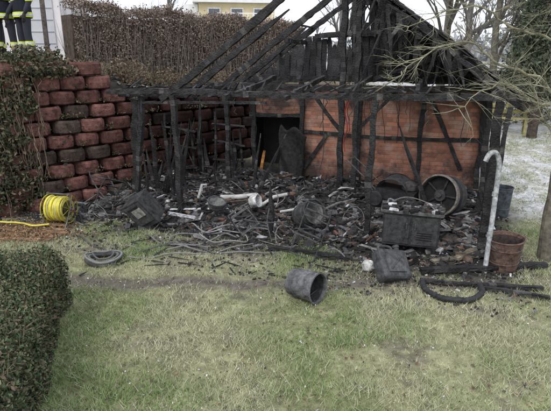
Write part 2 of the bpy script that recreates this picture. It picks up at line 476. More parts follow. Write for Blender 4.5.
for i in range(12):
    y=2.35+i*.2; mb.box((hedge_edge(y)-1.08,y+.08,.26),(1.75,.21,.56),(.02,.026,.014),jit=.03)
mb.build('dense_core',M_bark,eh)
mb=MB()
for i in range(480):
    y=U(2.6,4.8); x=hedge_edge(y)-U(0,1.2); z=.68
    q=V3((x,y,z-.1)); mb.tube([q,q+V3((U(-.05,.05),U(-.05,.05),U(.1,.22)))],[.003,.001],3,(.16,.14,.08))
for i in range(400):
    y=U(2.6,4.8); x=hedge_edge(y)-.06; z=U(.05,.6)
    q=V3((x,y,z)); mb.tube([q,q+V3((U(.04,.13),U(-.06,.06),U(-.02,.1)))],[.003,.001],3,(.18,.14,.095))
mb.build('shoots',M_bark,eh)

# ---------------------------------------------------------------- burned shed
shed=empty('burned_shed',(LX,LY,0),math.atan2(EX[1],EX[0]))
RX,RZ,SL=3.35,3.78,.72
zr=lambda x: RZ-SL*abs(x-RX)
mb=MB()
def wallpanel(mb,x0,x1,z0,z1,y0,y1):
    mb.box(((x0+x1)/2,(y0+y1)/2,(z0+z1)/2),(x1-x0,y1-y0,z1-z0),(.4,.2,.1))
wallpanel(mb,2.15,5.6,-.2,2.03,3.0,3.12)
wallpanel(mb,1.08,2.148,1.42,2.03,3.0,3.12)
mb.build('brick_wall',M_brick,shed)
mb=MB()
for x in (1.1,2.15,3.35,4.55,5.6): mb.beam((x,2.99,-.1),(x,2.99,2.1),.10,.07 if x!=5.6 else .10)
mb.beam((1.0,2.99,2.1),(5.75,2.99,2.1),.11,.13)
mb.beam((1.0,2.985,1.4),(2.2,2.985,1.42),.08,.09)
mb.beam((2.15,2.985,1.1),(5.6,2.985,1.08),.05,.08)
mb.beam((4.6,2.975,1.95),(5.3,2.975,.5),.05,.085)
mb.beam((2.2,2.975,.3),(2.7,2.975,1.05),.05,.085)
mb.build('rear_wall_framing',M_char,shed)
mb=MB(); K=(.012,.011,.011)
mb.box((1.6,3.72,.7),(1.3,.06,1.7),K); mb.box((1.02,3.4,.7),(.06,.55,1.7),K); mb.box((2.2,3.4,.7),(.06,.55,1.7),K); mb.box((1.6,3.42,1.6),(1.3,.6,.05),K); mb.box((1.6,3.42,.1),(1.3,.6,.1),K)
mb.build('dark_recess',M_char,shed)
mb=MB()
mb.beam((5.6,0,-.1),(5.62,.02,2.0),.12,.12)
mb.beam((5.68,-.2,-.1),(5.74,-.12,1.95),.06,.05)
mb.beam((4.07,0,-.1),(4.09,0,1.98),.095,.10)
mb.beam((2.72,-.35,-.05),(2.7,-.33,.75),.08,.07,burn=.4)
mb.beam((.98,0,-.1),(.95,0,1.98),.095,.095)
mb.beam((.12,.0,0),(.38,.05,1.95),.08,.09)
mb.beam((-.1,.3,0),(.18,.1,1.9),.15,.04)
mb.beam((.5,.6,0),(.42,.5,1.5),.06,.05,burn=.3)
mb.beam((3.22,1.9,-.1),(3.2,1.9,3.75),.115,.11)
mb.beam((3.52,1.75,-.1),(3.47,1.9,3.68),.095,.10)
mb.beam((5.62,1.5,-.1),(5.6,1.5,2.05),.09,.09)
mb.beam((.95,2.0,-.1),(.95,2.0,2.0),.09,.09)
mb.beam((1.6,1.6,-.1),(1.75,1.7,1.2),.06,.05,burn=.5)
mb.beam((0,2.6,-.1),(0.1,2.5,1.7),.09,.08,burn=.3)
mb.beam((4.9,.8,.2),(4.3,1.2,1.5),.07,.06,burn=.5)
mb.beam((1.9,.9,.1),(2.35,1.4,1.25),.06,.06,burn=.5)
mb.build('posts',M_char,shed)
mb=MB()
mb.beam((-.25,0,2.0),(1.9,0,2.03),.09,.09,bend=.03); mb.beam((1.75,0.01,2.02),(5.8,0,2.06),.09,.10,bend=.015)
mb.beam((.3,.03,1.84),(2.5,.03,1.9),.04,.045)
mb.beam((.6,1.9,2.06),(5.8,1.9,2.08),.09,.11)
mb.beam((.95,0,2.08),(.95,3.0,2.02),.08,.09)
mb.beam((5.65,-.1,2.1),(5.65,3.1,2.1),.10,.11)
mb.beam((1.95,-.25,1.98),(1.95,1.95,2.2),.07,.09)
mb.beam((2.85,-.2,1.98),(2.85,1.95,2.2),.07,.08)
mb.beam((3.7,-.1,2.1),(3.7,1.95,2.22),.06,.07)
mb.beam((4.6,.1,2.08),(4.6,2.9,2.22),.06,.08)
mb.beam((-.1,.1,1.95),(-.05,2.6,1.75),.07,.07)
mb.beam((-.1,2.55,1.7),(1.1,3.0,2.0),.06,.07)
mb.beam((3.2,1.88,1.3),(2.6,1.9,2.05),.06,.07)
mb.beam((3.5,1.88,1.3),(4.2,1.9,2.05),.06,.07)
mb.beam((2.7,1.9,2.9),(4.0,1.9,2.95),.06,.08)
mb.beam((2.4,3.0,2.95),(4.3,3.0,2.95),.07,.09)
for v in (.6,1.1,1.7,2.2): mb.beam((5.68,v,U(.1,.3)),(5.68,v+.05,U(1.2,2.0)),.03,.10,burn=.4)
for i in range(34):
    u0=U(-.1,5.6); mb.beam((u0,U(-.05,.05),2.08),(u0+U(-.2,.2),U(-.25,.5),2.08+U(.0,.18)),.035,.02,burn=.6)
mb.build('wall_plates',M_char,shed)
mb=MB()
def rafter(v,x0,x1,w=.07,h=.115,burn=0,dz=0):
    mb.beam((x0,v,zr(x0)+dz),(x1,v+U(-.04,.04),zr(x1)+dz),w,h,burn=burn)
for v in (3.05,1.9): rafter(v,.75,3.33); rafter(v,6.0,3.37)
rafter(0.0,.75,3.3); rafter(.75,.75,2.6,burn=.3)
rafter(3.3,6.05,3.4,.08,.15); rafter(2.45,6.0,3.4); rafter(2.45,.75,2.4,burn=.3)
rafter(1.3,6.0,4.0,burn=.3); rafter(.55,6.0,4.9,burn=.4)
mb.beam((RX,1.0,RZ),(RX,3.4,RZ+.02),.09,.12)
mb.beam((4.5,.9,zr(4.5)-.12),(4.5,3.3,zr(4.5)-.12),.08,.10)
mb.beam((2.2,1.8,zr(2.2)-.12),(2.2,3.2,zr(2.2)-.12),.08,.08)
for k in range(9):
    x=3.6+k*.24; mb.beam((x,2.9,2.15),(x+U(-.15,.15),U(2.0,2.9),zr(x)-.08),.05,.05,burn=.3)
mb.beam((3.5,1.9,2.1),(5.0,1.9,2.62),.05,.07); mb.beam((5.3,2.2,2.1),(4.0,2.3,3.2),.05,.07)
mb.build('rafters',M_char,shed)
mb=MB()
for i in range(11):
    x=3.5+i*.24
    v0=U(1.0,2.0) if i<7 else U(.2,1.2)
    mb.beam((x,v0,zr(x)+.07),(x,3.4,zr(x)+.07),.045,.03,seg=.2)
for i in range(7):
    x=1.0+i*.33
    if R()<.6: mb.beam((x,U(2,2.7),zr(x)+.07),(x,3.3,zr(x)+.07),.045,.03,seg=.2)
v=.9
while v<3.42:
    w=U(.09,.15)
    x0=3.4+ (U(1.2,2.1) if v<1.5 else U(.3,1.0) if v<2.0 else U(0,.25)); x=x0
    while x<6.05:
        L_=U(.6,1.6); x1=min(6.1,x+L_)
        if R()>.06: mb.beam((x,v,zr(x)+.10+U(0,.02)),(x1,v+U(-.02,.02),zr(x1)+.10+U(0,.02)),w,.02,seg=.25,col=(.02,.0195,.02))
        x=x1
    v+=w
# collapsed boarding hanging from the right roof slope into the gable
for i in range(150):
    x=U(3.45,5.9); v=U(.9,3.0); z=zr(x)
    mb.beam((x,v,z),(x+U(-.4,.3),v+U(-.25,.25),max(2.12,z-U(.2,1.1))),U(.03,.12),.02,burn=.5,seg=.12)
for i in range(22):
    x=U(3.5,5.3); z=U(2.2,zr(x)-.1); mb.beam((x,U(2.2,2.95),z),(min(x+U(.3,.9),5.7),U(2.2,2.95),min(z+U(-.2,.2),zr(min(x+.6,5.7)))),.03,U(.05,.1),seg=.15)
mb.build('roof_laths_and_boards',M_char,shed)
mb=MB()
for i in range(190):
    x=U(3.5,6.0); v=U(1.2,3.35)
    if v<2.0 and x<4.7: continue
    c=U(.02,.06); mb.box((x,v,zr(x)+.135+U(0,.03)),(.26,.2,.018),(c*1.05,c,c*1.02),rot=(U(-.08,.08),(math.atan(SL) if x>RX else -math.atan(SL))+U(-.08,.08),U(-.1,.1)),jit=.1)
mb.build('roof_tiles',M_ash,shed)
mb=MB()
for layer in (0,1):
    x=1.3+.05*layer
    while x<5.6:
        w=U(.09,.16)
        zt=zr(x)-.05
        if zt>2.22:
            zb=2.15
            if x<3.1: zt=min(zt,2.66+.4*float(fbm(x*3,1.7+layer,1.5,3))+U(-.12,.18)) if R()<.9 else zt
            elif R()<.14: zt=zb+(zt-zb)*U(.55,.95)
            g_=U(.6,1.5)
            if R()>(.05 if x>3.1 else .12): mb.beam((x,3.07+.03*layer,zb),(x+U(-.03,.03),3.07+.03*layer,zt),w*1.08,.02,seg=.12,col=(.024*g_,.0235*g_,.025*g_),jit=.1,burn=.1 if R()<.4 else 0)
        x+=w
mb.build('gable_boards',M_char,shed)
mb=MB()
for i in range(80):
    u0=U(-.2,5.5); v0=U(.1,2.6)
    x,y=uvw(u0,v0).xy; z0=H(x,y)-.05
    L_=U(.3,1.1); a=U(0,6.28); el=U(.05,.6)
    mb.beam((u0,v0,z0),(u0+math.cos(a)*math.cos(el)*L_,min(2.85,v0+math.sin(a)*math.cos(el)*L_*.6),z0+math.sin(el)*L_*.5),U(.03,.08),U(.02,.055),burn=.4)
for i in range(30):
    u0=U(-.5,1.1); v0=U(.5,2.6)
    mb.beam((u0,v0,.0),(u0+U(-.35,.35),v0+U(-.3,.3),U(.5,1.6)),U(.03,.1),.03,burn=.4)
mb.build('loose_planks',M_char,shed)
mb=MB()
for k,(a,b_) in enumerate(((-.5,2.0),(.3,2.7))):
    mb.beam((a,b_,0),(a+.04,b_,1.45),.05,.05); mb.beam((a+.55,b_+.25,0),(a+.5,b_+.25,1.3),.05,.05,burn=.3)
    for z in (.45,.85,1.2): mb.beam((a-.05,b_,z),(a+.6,b_+.25,z-U(0,.15)),.18,.025)
mb.build('charred_shelving',M_char,shed)
vs=[];fs=[]
nu,nv=20,16
for i in range(nu+1):
    for j in range(nv+1):
        a=i/nu; b=j/nv
        bul=.22*math.sin(a*math.pi*.95)*(1-.6*b)+.05*math.sin(a*9+b*6)
        top=.80+.30*math.sin(a*2.2+.3)+.06*math.sin(a*17)
        vs.append((1.70+a*.54-.30*b*math.sin(a*3)+.16*b*b, 2.88-bul-.14*b*b, .1+b*top))
for i in range(nu):
    for j in range(nv):
        k=i*(nv+1)+j; fs.append((k,k+nv+1,k+nv+2,k+1))
mb=MB(); mb.add(vs,fs,(.03,.029,.029)); o=mb.build('buckled_sheet',M_rust,shed,smooth=True)
sm=o.modifiers.new('s','SOLIDIFY'); sm.thickness=.006
mb=MB()
for i in range(26):
    u0=U(.3,5.4); v0=random.choice([0.05,1.9,2.8]); z=2.0; L_=U(.2,1.3); pts=[]
    q=V3((u0,v0-.06,z))
    for k in range(8): pts.append(q.copy()); q+=V3((U(-.04,.04),U(-.03,.03),-L_/7))
    mb.tube(pts,.006,5,(.03,.03,.03))
mb.build('hanging_cables',M_plastic,shed)
mb=MB()
pts=[(3.32+.03*math.sin(k*.9),1.82+.02*math.cos(k),2.05-k*.08) for k in range(15)]
mb.tube(pts,.012,6,(.22,.03,.025)); mb.tube([(p[0]+.04,p[1],p[2]) for p in pts[:11]],.009,6,(.2,.03,.028))
mb.build('red_hose',M_plastic,shed)
mb=MB(); mb.beam((1.45,2.5,.3),(1.49,2.56,.72),.07,.025,col=(.34,.16,.05)); mb.build('orange_plank',M_bark,shed)

gx=np.arange(-4.6,4.4,.04); gy=np.arange(5.4,11.6,.04)
GX,GY=np.meshgrid(gx,gy); GZ=heap(GX,GY)+(fbm(GX,GY,9,3)-.5)*.1+(rng.random(GX.shape)-.5)*.02
base=np.array([.035,.033,.033])*(.4+1.7*fbm(GX,GY,3,4))[...,None]
wh=sstep(fbm(GX+9,GY,5,4),.55,.72); base=mixc(base,(.22,.215,.21),wh)
br=sstep(fbm(GX-9,GY,2.2,4),.56,.70); base=mixc(base,(.11,.08,.06),br*.6)
ny,nx=GX.shape; idx=np.arange(nx*ny).reshape(ny,nx)
F=np.stack([idx[:-1,:-1],idx[:-1,1:],idx[1:,1:],idx[1:,:-1]],-1).reshape(-1,4)
cen=GZ.ravel()[F].max(1)>-.05
build_np('ash_heap',np.stack([GX,GY,GZ],-1).reshape(-1,3),F[cen],base.reshape(-1,3),M_ash,per_vert=True)

mb=MB()
def rc():
    r=R()
    if r<.60: k=U(.010,.04); return (k,k*.97,k*.96)
    if r<.86: k=U(.06,.22); return (k,k*.98,k*.97)
    if r<.90: k=U(.3,.55); return (k,k,k*1.01)
    if r<.985: k=U(.5,1.3); return (.12*k,.085*k,.065*k)
    return (.18,.095,.065)
for i in range(3800):
    u0=U(-1.5,5.7); v0=U(-.9,2.9)
    if u0<-.5 and R()<.4: continue
    if v0<-.35 and R()<.6: continue
    p=uvw(u0,v0); z=H(p.x,p.y)
    r=R()
    if r<.4: sz=(U(.06,.35),U(.012,.045),U(.008,.03))
    elif r<.86: sz=(U(.03,.13),U(.03,.10),U(.02,.07))
    elif r<.95: sz=(U(.08,.28),U(.06,.2),U(.002,.006))
    else: sz=(U(.35,.9),U(.02,.06),U(.015,.04))
    mb.box((p.x,p.y,z+U(0,.045)),sz,rc(),rot=(U(-.5,.5),U(-.35,.35),U(0,6.28)),jit=.35)
mb.build('debris',M_ash)
mb=MB()
for i in range(11000):
    u0=U(-2,6.1); v0=random.gauss(0,1.1)
    if not -1.9<v0<2.9: continue
    p=uvw(u0,v0); z=H(p.x,p.y); s=U(.006,.028)
    c=rc()
    mb.box((p.x,p.y,z+s*.3),(s*U(.6,2.2),s,s*U(.3,1)),c,rot=(U(-1,1),U(-1,1),U(0,6.28)),jit=.3)
mb.build('charcoal_fragments',M_ash)
mb=MB()
for i in range(150):
    u0=U(-1.4,5.3); v0=U(-.9,2.4); p=uvw(u0,v0); z=H(p.x,p.y)+.03
    q=V3((p.x,p.y,z)); a=U(0,6.28); pts=[]; el=U(0,1.2); da=U(-.7,.7)
    n_=random.randint(5,14); st=U(.04,.09)
    for k in range(n_):
        pts.append(q.copy()); a+=da; q+=V3((math.cos(a)*st,math.sin(a)*st,.08*math.sin(el)*math.cos(k*.5)))
        q.z=max(q.z,H(q.x,q.y)+.01)
    g=random.choice([.03,.03,.05,.10,.2])
    mb.tube(pts,random.choice([.003,.004,.006,.008]),5,(g,g*.96,g*.92))
mb.build('bent_wire_scrap',M_rust)

# ---------------------------------------------------------------- objects
BLK=(.025,.025,.026)
def bucket(name,loc,rot,r0,r1,h,col,inner,mat=M_metal,handle=True,jit=.0,bands=True):
    mb=MB(); m=XF(loc,rot)
    prof=[(r0*.97,0),(r0,.01)]
    cols=[col,col]
    for k in range(1,7):
        f=k/7; rr=r0+(r1-r0)*f
        if bands and k in (2,5): prof+=[(rr,f*h-.006),(rr+.006,f*h),(rr,f*h+.006)]; cols+=[col]*3
        else: prof.append((rr,f*h)); cols.append(tint(col,.75,1.2))
    prof+=[(r1,h-.012),(r1+.012,h-.01),(r1+.012,h),(r1-.006,h),(r1-.01,h*.9),(r0*.93,.03),(0.001,.03)]
    cols+=[col]*4+[inner]*3
    mb.lathe(prof,28,m,cols=cols,jit=jit)
    if handle:
        pts=[]
        for k in range(13):
            a=math.pi*k/12; pts.append((math.cos(a)*(r1+.012),-math.sin(a)*r1*.75,h-.03-math.sin(a)*.02-.5*math.sin(a)*r1))
        mb.tube(pts,.005,6,(.08,.08,.08),M=m)
        for sx in (-1,1): mb.box((sx*(r1+.008),0,h-.035),(.014,.04,.04),col,M=m)
    return mb.build(name,mat,smooth=True)
bucket('metal_bucket',(.19,5.04,T(.2,5.0)+.160),(math.radians(88),0,math.radians(52)),.15,.165,.34,(.11,.11,.113),(.04,.04,.04),mat=M_rust,jit=.02)
bucket('rusty_bucket',(2.82,5.72,T(2.8,5.7)),(math.radians(2),math.radians(-3),.3),.16,.215,.42,(.13,.082,.066),(.05,.037,.032),mat=M_rust,jit=.015)
bucket('water_bucket',(3.75,7.95,T(3.75,7.95)),(0,0,.4),.13,.16,.5,(.07,.08,.09),(.05,.06,.07),mat=M_rust)
bucket('charred_drum',(.38,7.0,.28),(math.radians(62),math.radians(10),math.radians(28)),.165,.175,.36,(.05,.05,.05),(.2,.2,.195),mat=M_rust,handle=False,jit=.03)
bucket('small_pot',(-.95,7.6,.24),(math.radians(15),.2,0),.12,.14,.13,(.07,.07,.07),(.2,.2,.19),mat=M_rust,handle=False)

hr=empty('hose_reel',(-3.38,7.45,T(-3.38,7.45)),math.radians(-12))
mb=MB()
for i in range(9):
    x=-.13+i*.033
    for rr in (.17,.135):
        r_=rr+U(-.014,.012); cx=U(-.006,.006); sk=U(-.012,.012)
        pts=[(x+cx+sk*math.sin(a),math.cos(a)*r_,.27+math.sin(a)*r_*1.04) for a in np.linspace(0,2*math.pi,28,endpoint=False)]
        mb.tube(pts,.0165,8,tint((.72,.62,.08) if R()<.75 else (.62,.57,.22),.75,1.05),closed=True)
mb.build('wound_hose',M_plastic,hr,smooth=True)
mb=MB()
for sx in (-1,1):
    x=sx*.175
    mb.tube([(x,math.cos(a)*.215,.27+math.sin(a)*.215) for a in np.linspace(0,2*math.pi,32,endpoint=False)],.008,6,(.4,.34,.05),closed=True)
    for k in range(4):
        a=k*math.pi/4+.3; mb.tube([(x,-math.cos(a)*.21,.27-math.sin(a)*.21),(x,math.cos(a)*.21,.27+math.sin(a)*.21)],.006,6,(.4,.34,.05))
    x=sx*.205
    mb.tube([(x,-.2,.012),(x,0,.3),(x*.98,.02,.5)],.011,8,(.12,.12,.12)); mb.tube([(x,.2,.012),(x,0,.3)],.011,8,(.12,.12,.12))
    mb.tube([(x,-.22,.012),(x,.22,.012)],.011,8,(.12,.12,.12))
mb.tube([(-.2,.02,.5),(.2,.02,.5)],.013,8,(.1,.1,.1)); mb.tube([(-.22,0,.27),(.27,0,.27)],.016,8,(.1,.1,.1))
mb.tube([(.27,0,.27),(.27,-.12,.27),(.34,-.12,.27)],.009,8,(.15,.05,.03))
mb.lathe([(.11,-.16),(.11,.16)],20,XF((0,0,.27),(0,math.pi/2,0)),(.1,.09,.05))
mb.build('reel_frame',M_metal,hr,smooth=True)
mb=MB(); pts=[(-3.5,7.3),(-3.7,7.22),(-3.95,7.36),(-4.3,7.38),(-4.7,7.45),(-5.1,7.2),(-5.6,7.3)]
pp=[(p.x,p.y,T(p.x,p.y)+.07) for p in smooth_path([(a,b,0) for a,b in pts],6)]
mb.tube(pp,.015,8,(.66,.58,.10)); mb.build('yellow_hose',M_plastic,smooth=True)
mb=MB()
for k in range(5):
    x,y=-3.75,6.85+k*.15+U(-.02,.02)
    a=U(-.06,.06); l0=.5+U(0,.25); l1=.45+U(0,.2)
    mb.beam((x-l0,y-a*l0,T(x-l0,y)+.02),(x+l1,y-.1+a*l1,T(x+l1,y)+.03),.12,.02,col=(.20,.125,.08),bend=.006,jit=.1)
mb.build('wooden_boards',M_bark)
P=[]
for i in range(2600):
    x=random.gauss(-3.75,.42); y=random.gauss(7.1,.25); P.append((x,y,T(x,y)+.03+abs(random.gauss(0,.010))))
leafmass('leaf_pile',P,.024,[(.30,.18,.09),(.25,.15,.08),(.36,.25,.15),(.17,.115,.07)])

mb=MB(); m=XF((-2.02,7.3,.30),(math.radians(24),math.radians(-30),math.radians(-22)))
mb.box((0,0,0),(.36,.3,.46),(.045,.045,.045),M=m,jit=.03)
mb.box((0,-.158,.02),(.30,.02,.36),(.065,.065,.065),M=m); mb.box((.03,-.175,.05),(.17,.012,.15),(.26,.25,.23),M=m)
mb.box((0,-.175,.16),(.2,.02,.02),(.02,.02,.02),M=m)
for sx in (-1,1):
    for sy in (-1,1): mb.tube([(sx*.15,sy*.12,-.23),(sx*.17,sy*.13,-.36)],.014,6,BLK,M=m)
mb.tube([(-.12,0,.23),(-.12,0,.3),(.12,0,.3),(.12,0,.23)],.01,6,(.1,.1,.1),M=m)
mb.build('burnt_appliance',M_rust,bevel=.008)

mb=MB()
c=V3((-2.22,5.98,T(-2.2,6)+.04))
for j,(r,w,g) in enumerate(((.2,.03,.07),(.165,.02,.13),(.215,.014,.2),(.13,.012,.1))):
    pts=[(c.x+math.cos(a)*r*(1+.1*math.sin(2*a+j)),c.y+math.sin(a)*r*.95,c.z+.02*j+.02*math.sin(a*2+1)) for a in np.linspace(0,2*math.pi,30,endpoint=False)]
    mb.tube(pts,w,8,(g,g,g*.95),closed=True,jit=.1)
mb.build('coiled_hose',M_plastic,smooth=True)
mb=MB()
def ground_hose(pts,r,col,lift=.0,n=8):
    sp=smooth_path([(a,b,0) for a,b in pts],n)
    mb.tube([(p.x,p.y,H(p.x,p.y)+r+.01+lift+.02*math.sin(i*.7)) for i,p in enumerate(sp)],r,8,col)
ground_hose([(-1.9,6.9),(-1.5,6.5),(-.9,6.45),(-.5,6.75),(-.9,7.0),(-1.5,6.75),(-1.2,6.35),(-.4,6.2),(.2,6.35),(.3,6.7)],.012,(.15,.145,.14))
ground_hose([(-2.1,6.5),(-1.6,6.25),(-1.0,6.6),(-.6,7.1),(-.2,6.8),(-.7,6.3),(-1.4,6.1),(-1.9,6.0)],.011,(.2,.19,.18))
ground_hose([(-2.9,6.9),(-2.5,6.5),(-2.0,6.15),(-1.3,6.55),(-.8,6.2),(-.1,6.5)],.012,(.07,.07,.07))
ground_hose([(-1.3,7.3),(-1.0,6.9),(-.6,7.0),(-.4,6.6),(-.8,6.5),(-1.1,6.8),(-.7,7.2),(-.1,7.0),(.1,6.6)],.010,(.24,.23,.22),.05)
mb.build('garden_hose',M_plastic,smooth=True)
mb=MB()
for (u0,v0,du,dv,dz,r,L_) in ((1.3,.9,.9,-.1,.02,.045,.8),(2.2,.55,.6,.5,.1,.03,.6),(1.0,.6,.2,.4,.2,.025,.4),(2.6,.4,.9,-.1,.05,.022,.6),(3.2,1.2,.7,.7,.1,.022,.5)):
    p=uvw(u0,v0); q=uvw(u0+du*L_,v0+dv*L_); z=H(p.x,p.y)+.05
    mb.tube([(p.x,p.y,z),((p.x+q.x)/2,(p.y+q.y)/2,z+dz+.03),(q.x,q.y,H(q.x,q.y)+.06+dz)],r,12,(.46,.45,.43))
mb.build('white_pipe_pieces',M_plastic,smooth=True)
mb=MB(); m=XF((-.4,7.75,.30),(1.35,.2,1.1)); mb.lathe([(.08,0),(.10,.05),(.11,.13),(.115,.14),(.11,.15),(.09,.14),(.07,.05),(.001,.04)],20,m,(.5,.5,.48),jit=.08); mb.build('melted_plastic_tub',M_rust,smooth=True)

def chair(name,M,g=.03):
    mb=MB(); c=(g,g,g)
    for sx in (-.2,.2):
        mb.tube(smooth_path([(sx,-.22,0),(sx,.02,.3),(sx,.2,.62),(sx*.9,.24,.72)],5),.011,7,c,M=M)
        mb.tube(smooth_path([(sx*.92,.22,0),(sx*.92,0,.3),(sx*.92,-.2,.42)],5),.010,7,c,M=M)
    for (y,z) in ((-.22,.02),(.24,.72),(.15,.52),(.0,.3),(-.2,.42)): mb.tube([(-.2,y,z),(0,y+.01,z+.01),(.2,y,z)],.009,7,c,M=M)
    mb.tube([(-.184,.22,0.01),(.184,.22,0.01)],.01,7,c,M=M)
    for k in (0,2,5): mb.box((0,-.18+.07*k,.42-.035*k*.7),(.36,.03,.008),(g*.8,g*.8,g*.8),M=M)
    mb.box((0,.19,.62),(.37,.01,.03),(g*1.4,g*1.3,g*1.3),M=M)
    mb.build(name,M_rust,smooth=True)
chair('burnt_folding_chair',XF((.42,6.2,.08),(math.radians(20),math.radians(16),math.radians(-25)),.85),.06)
chair('burnt_folding_chair',XF((-2.8,8.1,.1),(math.radians(-30),math.radians(20),math.radians(50)),1.0),.06)
chair('burnt_folding_chair',XF((-.5,7.15,.18),(math.radians(70),math.radians(-30),math.radians(20)),.8),.10)
chair('burnt_folding_chair',XF((.1,6.7,.12),(math.radians(-60),math.radians(30),math.radians(70)),.8),.08)

mb=MB(); m=XF((1.82,6.42,.0),(0,math.radians(2),math.radians(-14)))
mb.box((0,0,.34),(.72,.42,.44),(.035,.035,.035),M=m,jit=.03)
mb.box((0,-.01,.58),(.80,.48,.035),(.09,.09,.087),M=m,jit=.02)
for sx in (-.18,.18):
    mb.box((sx,-.219,.34),(.33,.014,.38),(.045,.045,.045),M=m,rot=(0,U(-.03,.03),0)); mb.box((sx*.3,-.235,.40),(.015,.02,.09),(.09,.09,.09),M=m)
for k in range(4): mb.box((.18,-.23,.23+k*.03),(.2,.008,.01),(.006,.006,.006),M=m)
for sx in (-.32,.32):
    for sy in (-.17,.17): mb.box((sx,sy,.06),(.05,.05,.16),BLK,M=m)
for k in range(110): mb.box((U(-.38,.38),U(-.22,.22),.61),(U(.03,.12),U(.02,.08),U(.01,.06)),rc(),rot=(U(-.3,.3),U(-.3,.3),U(0,6)),M=m,jit=.2)
mb.tube(smooth_path([(-.3,.1,.61),(-.1,0,.73),(.15,.05,.68),(.3,-.1,.61)]),.009,6,(.15,.14,.13),M=m)
mb.build('metal_cabinet',M_rust,bevel=.006)

fw=XF((2.62,7.5,.47),(math.radians(78),0,math.radians(-46)))
mb=MB()
mb.lathe([(.001,-.2),(.29,-.2),(.31,-.17),(.31,-.02),(.30,0),(.30,.1),(.325,.12),(.325,.18),(.30,.19),(.285,.17),(.275,.08),(.1,.07),(.09,.12),(.04,.12),(.035,.16),(.001,.16)],36,fw,
  cols=[BLK,BLK,(.05,.048,.045),BLK,BLK,(.1,.09,.08),(.16,.14,.12),(.18,.16,.14),(.05,.045,.04),(.02,.02,.02),(.015,.015,.015),(.03,.03,.03),(.05,.05,.05),(.06,.06,.06),(.06,.06,.06)])
for k in range(5):
    a=k*2*math.pi/5; mb.tube([(math.cos(a)*.09,math.sin(a)*.09,.09),(math.cos(a)*.28,math.sin(a)*.28,.1)],.016,6,(.035,.035,.035),M=fw)
mb.box((-.0,.02,-.02),(.5,.4,.1),BLK,M=XF((2.62,7.6,.13),(0,0,-.3)))
mb.build('machine_flywheel',M_rust,smooth=True)
mo=XF((1.95,7.75,.25),(0,math.radians(4),math.radians(-30)))
mb=MB()
mb.box((0,0,.2),(.62,.42,.16),BLK,M=mo,jit=.04)
vs=[];fs=[]
for i in range(11):
    a=math.pi*i/10
    for y in (-.2,-.22,.22,.2): vs.append(mo@V3((-.05-math.cos(a)*.24,y,.27+math.sin(a)*.2*(1 if abs(y)<.21 else .94))))
for i in range(10):
    for k in range(3): fs.append((i*4+k,i*4+k+1,(i+1)*4+k+1,(i+1)*4+k))
mb.add(vs,fs,(.05,.05,.05))
mb.lathe([(.1,0),(.12,.02),(.12,.1),(.08,.12),(.03,.14)],18,mo@XF((.18,0,.28)),(.07,.065,.06))
for sx in (-.28,.28):
    for sy in (-.25,.25):
        w=mo@XF((sx,sy,.11),(math.pi/2,0,0)); mb.lathe([(.05,-.03),(.11,-.035),(.125,-.02),(.125,.02),(.11,.035),(.05,.03)],20,w,(.03,.03,.03))
for sy in (-.17,.17): mb.tube(smooth_path([(-.3,sy,.22),(-.6,sy,.45),(-.85,sy,.62)]),.012,7,(.09,.085,.08),M=mo)
mb.tube([(-.85,-.17,.62),(-.85,.17,.62)],.012,7,(.09,.085,.08),M=mo)
mb.build('burnt_lawn_mower',M_rust,smooth=True)

fc_=empty('fuel_canister')
m=XF((1.36,5.42,T(1.4,5.4)+.16),(math.radians(-45),math.radians(12),math.radians(22)))
mb=MB(); mb.box((0,0,0),(.40,.19,.38),(.06,.06,.062),M=m,jit=.07)
mb.build('body',M_rust,fc_,bevel=.045)
mb=MB()
mb.box((0,-.1,-.0),(.25,.02,.22),(.075,.075,.077),M=m,jit=.05)
mb.tube([(-.09,-.115,-.08),(.09,-.115,.08)],.009,6,(.065,.065,.065),M=m)
mb.tube(smooth_path([(-.12,0,.18),(-.11,0,.25),(.05,0,.25),(.06,0,.18)]),.016,8,(.06,.06,.06),M=m)
mb.lathe([(.035,0),(.035,.06),(.045,.06),(.045,.09),(.02,.09)],14,m@XF((.14,0,.18)),(.05,.05,.05))
mb.build('handle_and_cap',M_rust,fc_,smooth=True)
mb=MB(); m=XF((1.14,5.72,T(1.2,5.7)+.06),(1.2,.5,.2)); mb.lathe([(.03,-.05),(.06,-.045),(.075,0),(.07,.08),(.05,.1),(.03,.11),(.03,.15)],16,m,(.5,.5,.47),jit=.1); mb.build('plastic_bottle',M_rust,smooth=True)

mb=MB()
sp=smooth_path([(1.70,5.30,0),(1.68,5.05,0),(1.86,4.83,0),(2.1,4.82,0),(2.28,5.0,0),(2.33,5.2,0)],12)
mb.tube([(p.x,p.y,T(p.x,p.y)+.04) for p in sp],[.034*(1 if i%2 else .84) for i in range(len(sp))],10,(.03,.03,.03))
mb.build('black_corrugated_hose',M_rust,smooth=False)
def gb(name,a,b,w,h,col=None):
    mb=MB(); mb.beam((a[0],a[1],T(*a)+h*.6+.02),(b[0],b[1],T(*b)+h*.6+.02),w,h,col=col,bend=.03); mb.build(name,M_char)
gb('charred_beam',(1.75,5.55),(3.35,5.72),.09,.06)
gb('charred_beam',(1.7,5.28),(3.0,5.1),.06,.04)
gb('charred_beam',(2.3,5.15),(2.95,4.85),.05,.035)
gb('charred_beam',(-.1,6.35),(1.0,6.0),.06,.05)
gb('charred_beam',(2.0,5.9),(2.9,6.15),.12,.03,(.15,.13,.10))
gb('charred_beam',(2.3,5.9),(2.65,6.2),.1,.05,(.17,.14,.10))
sticks=MB()
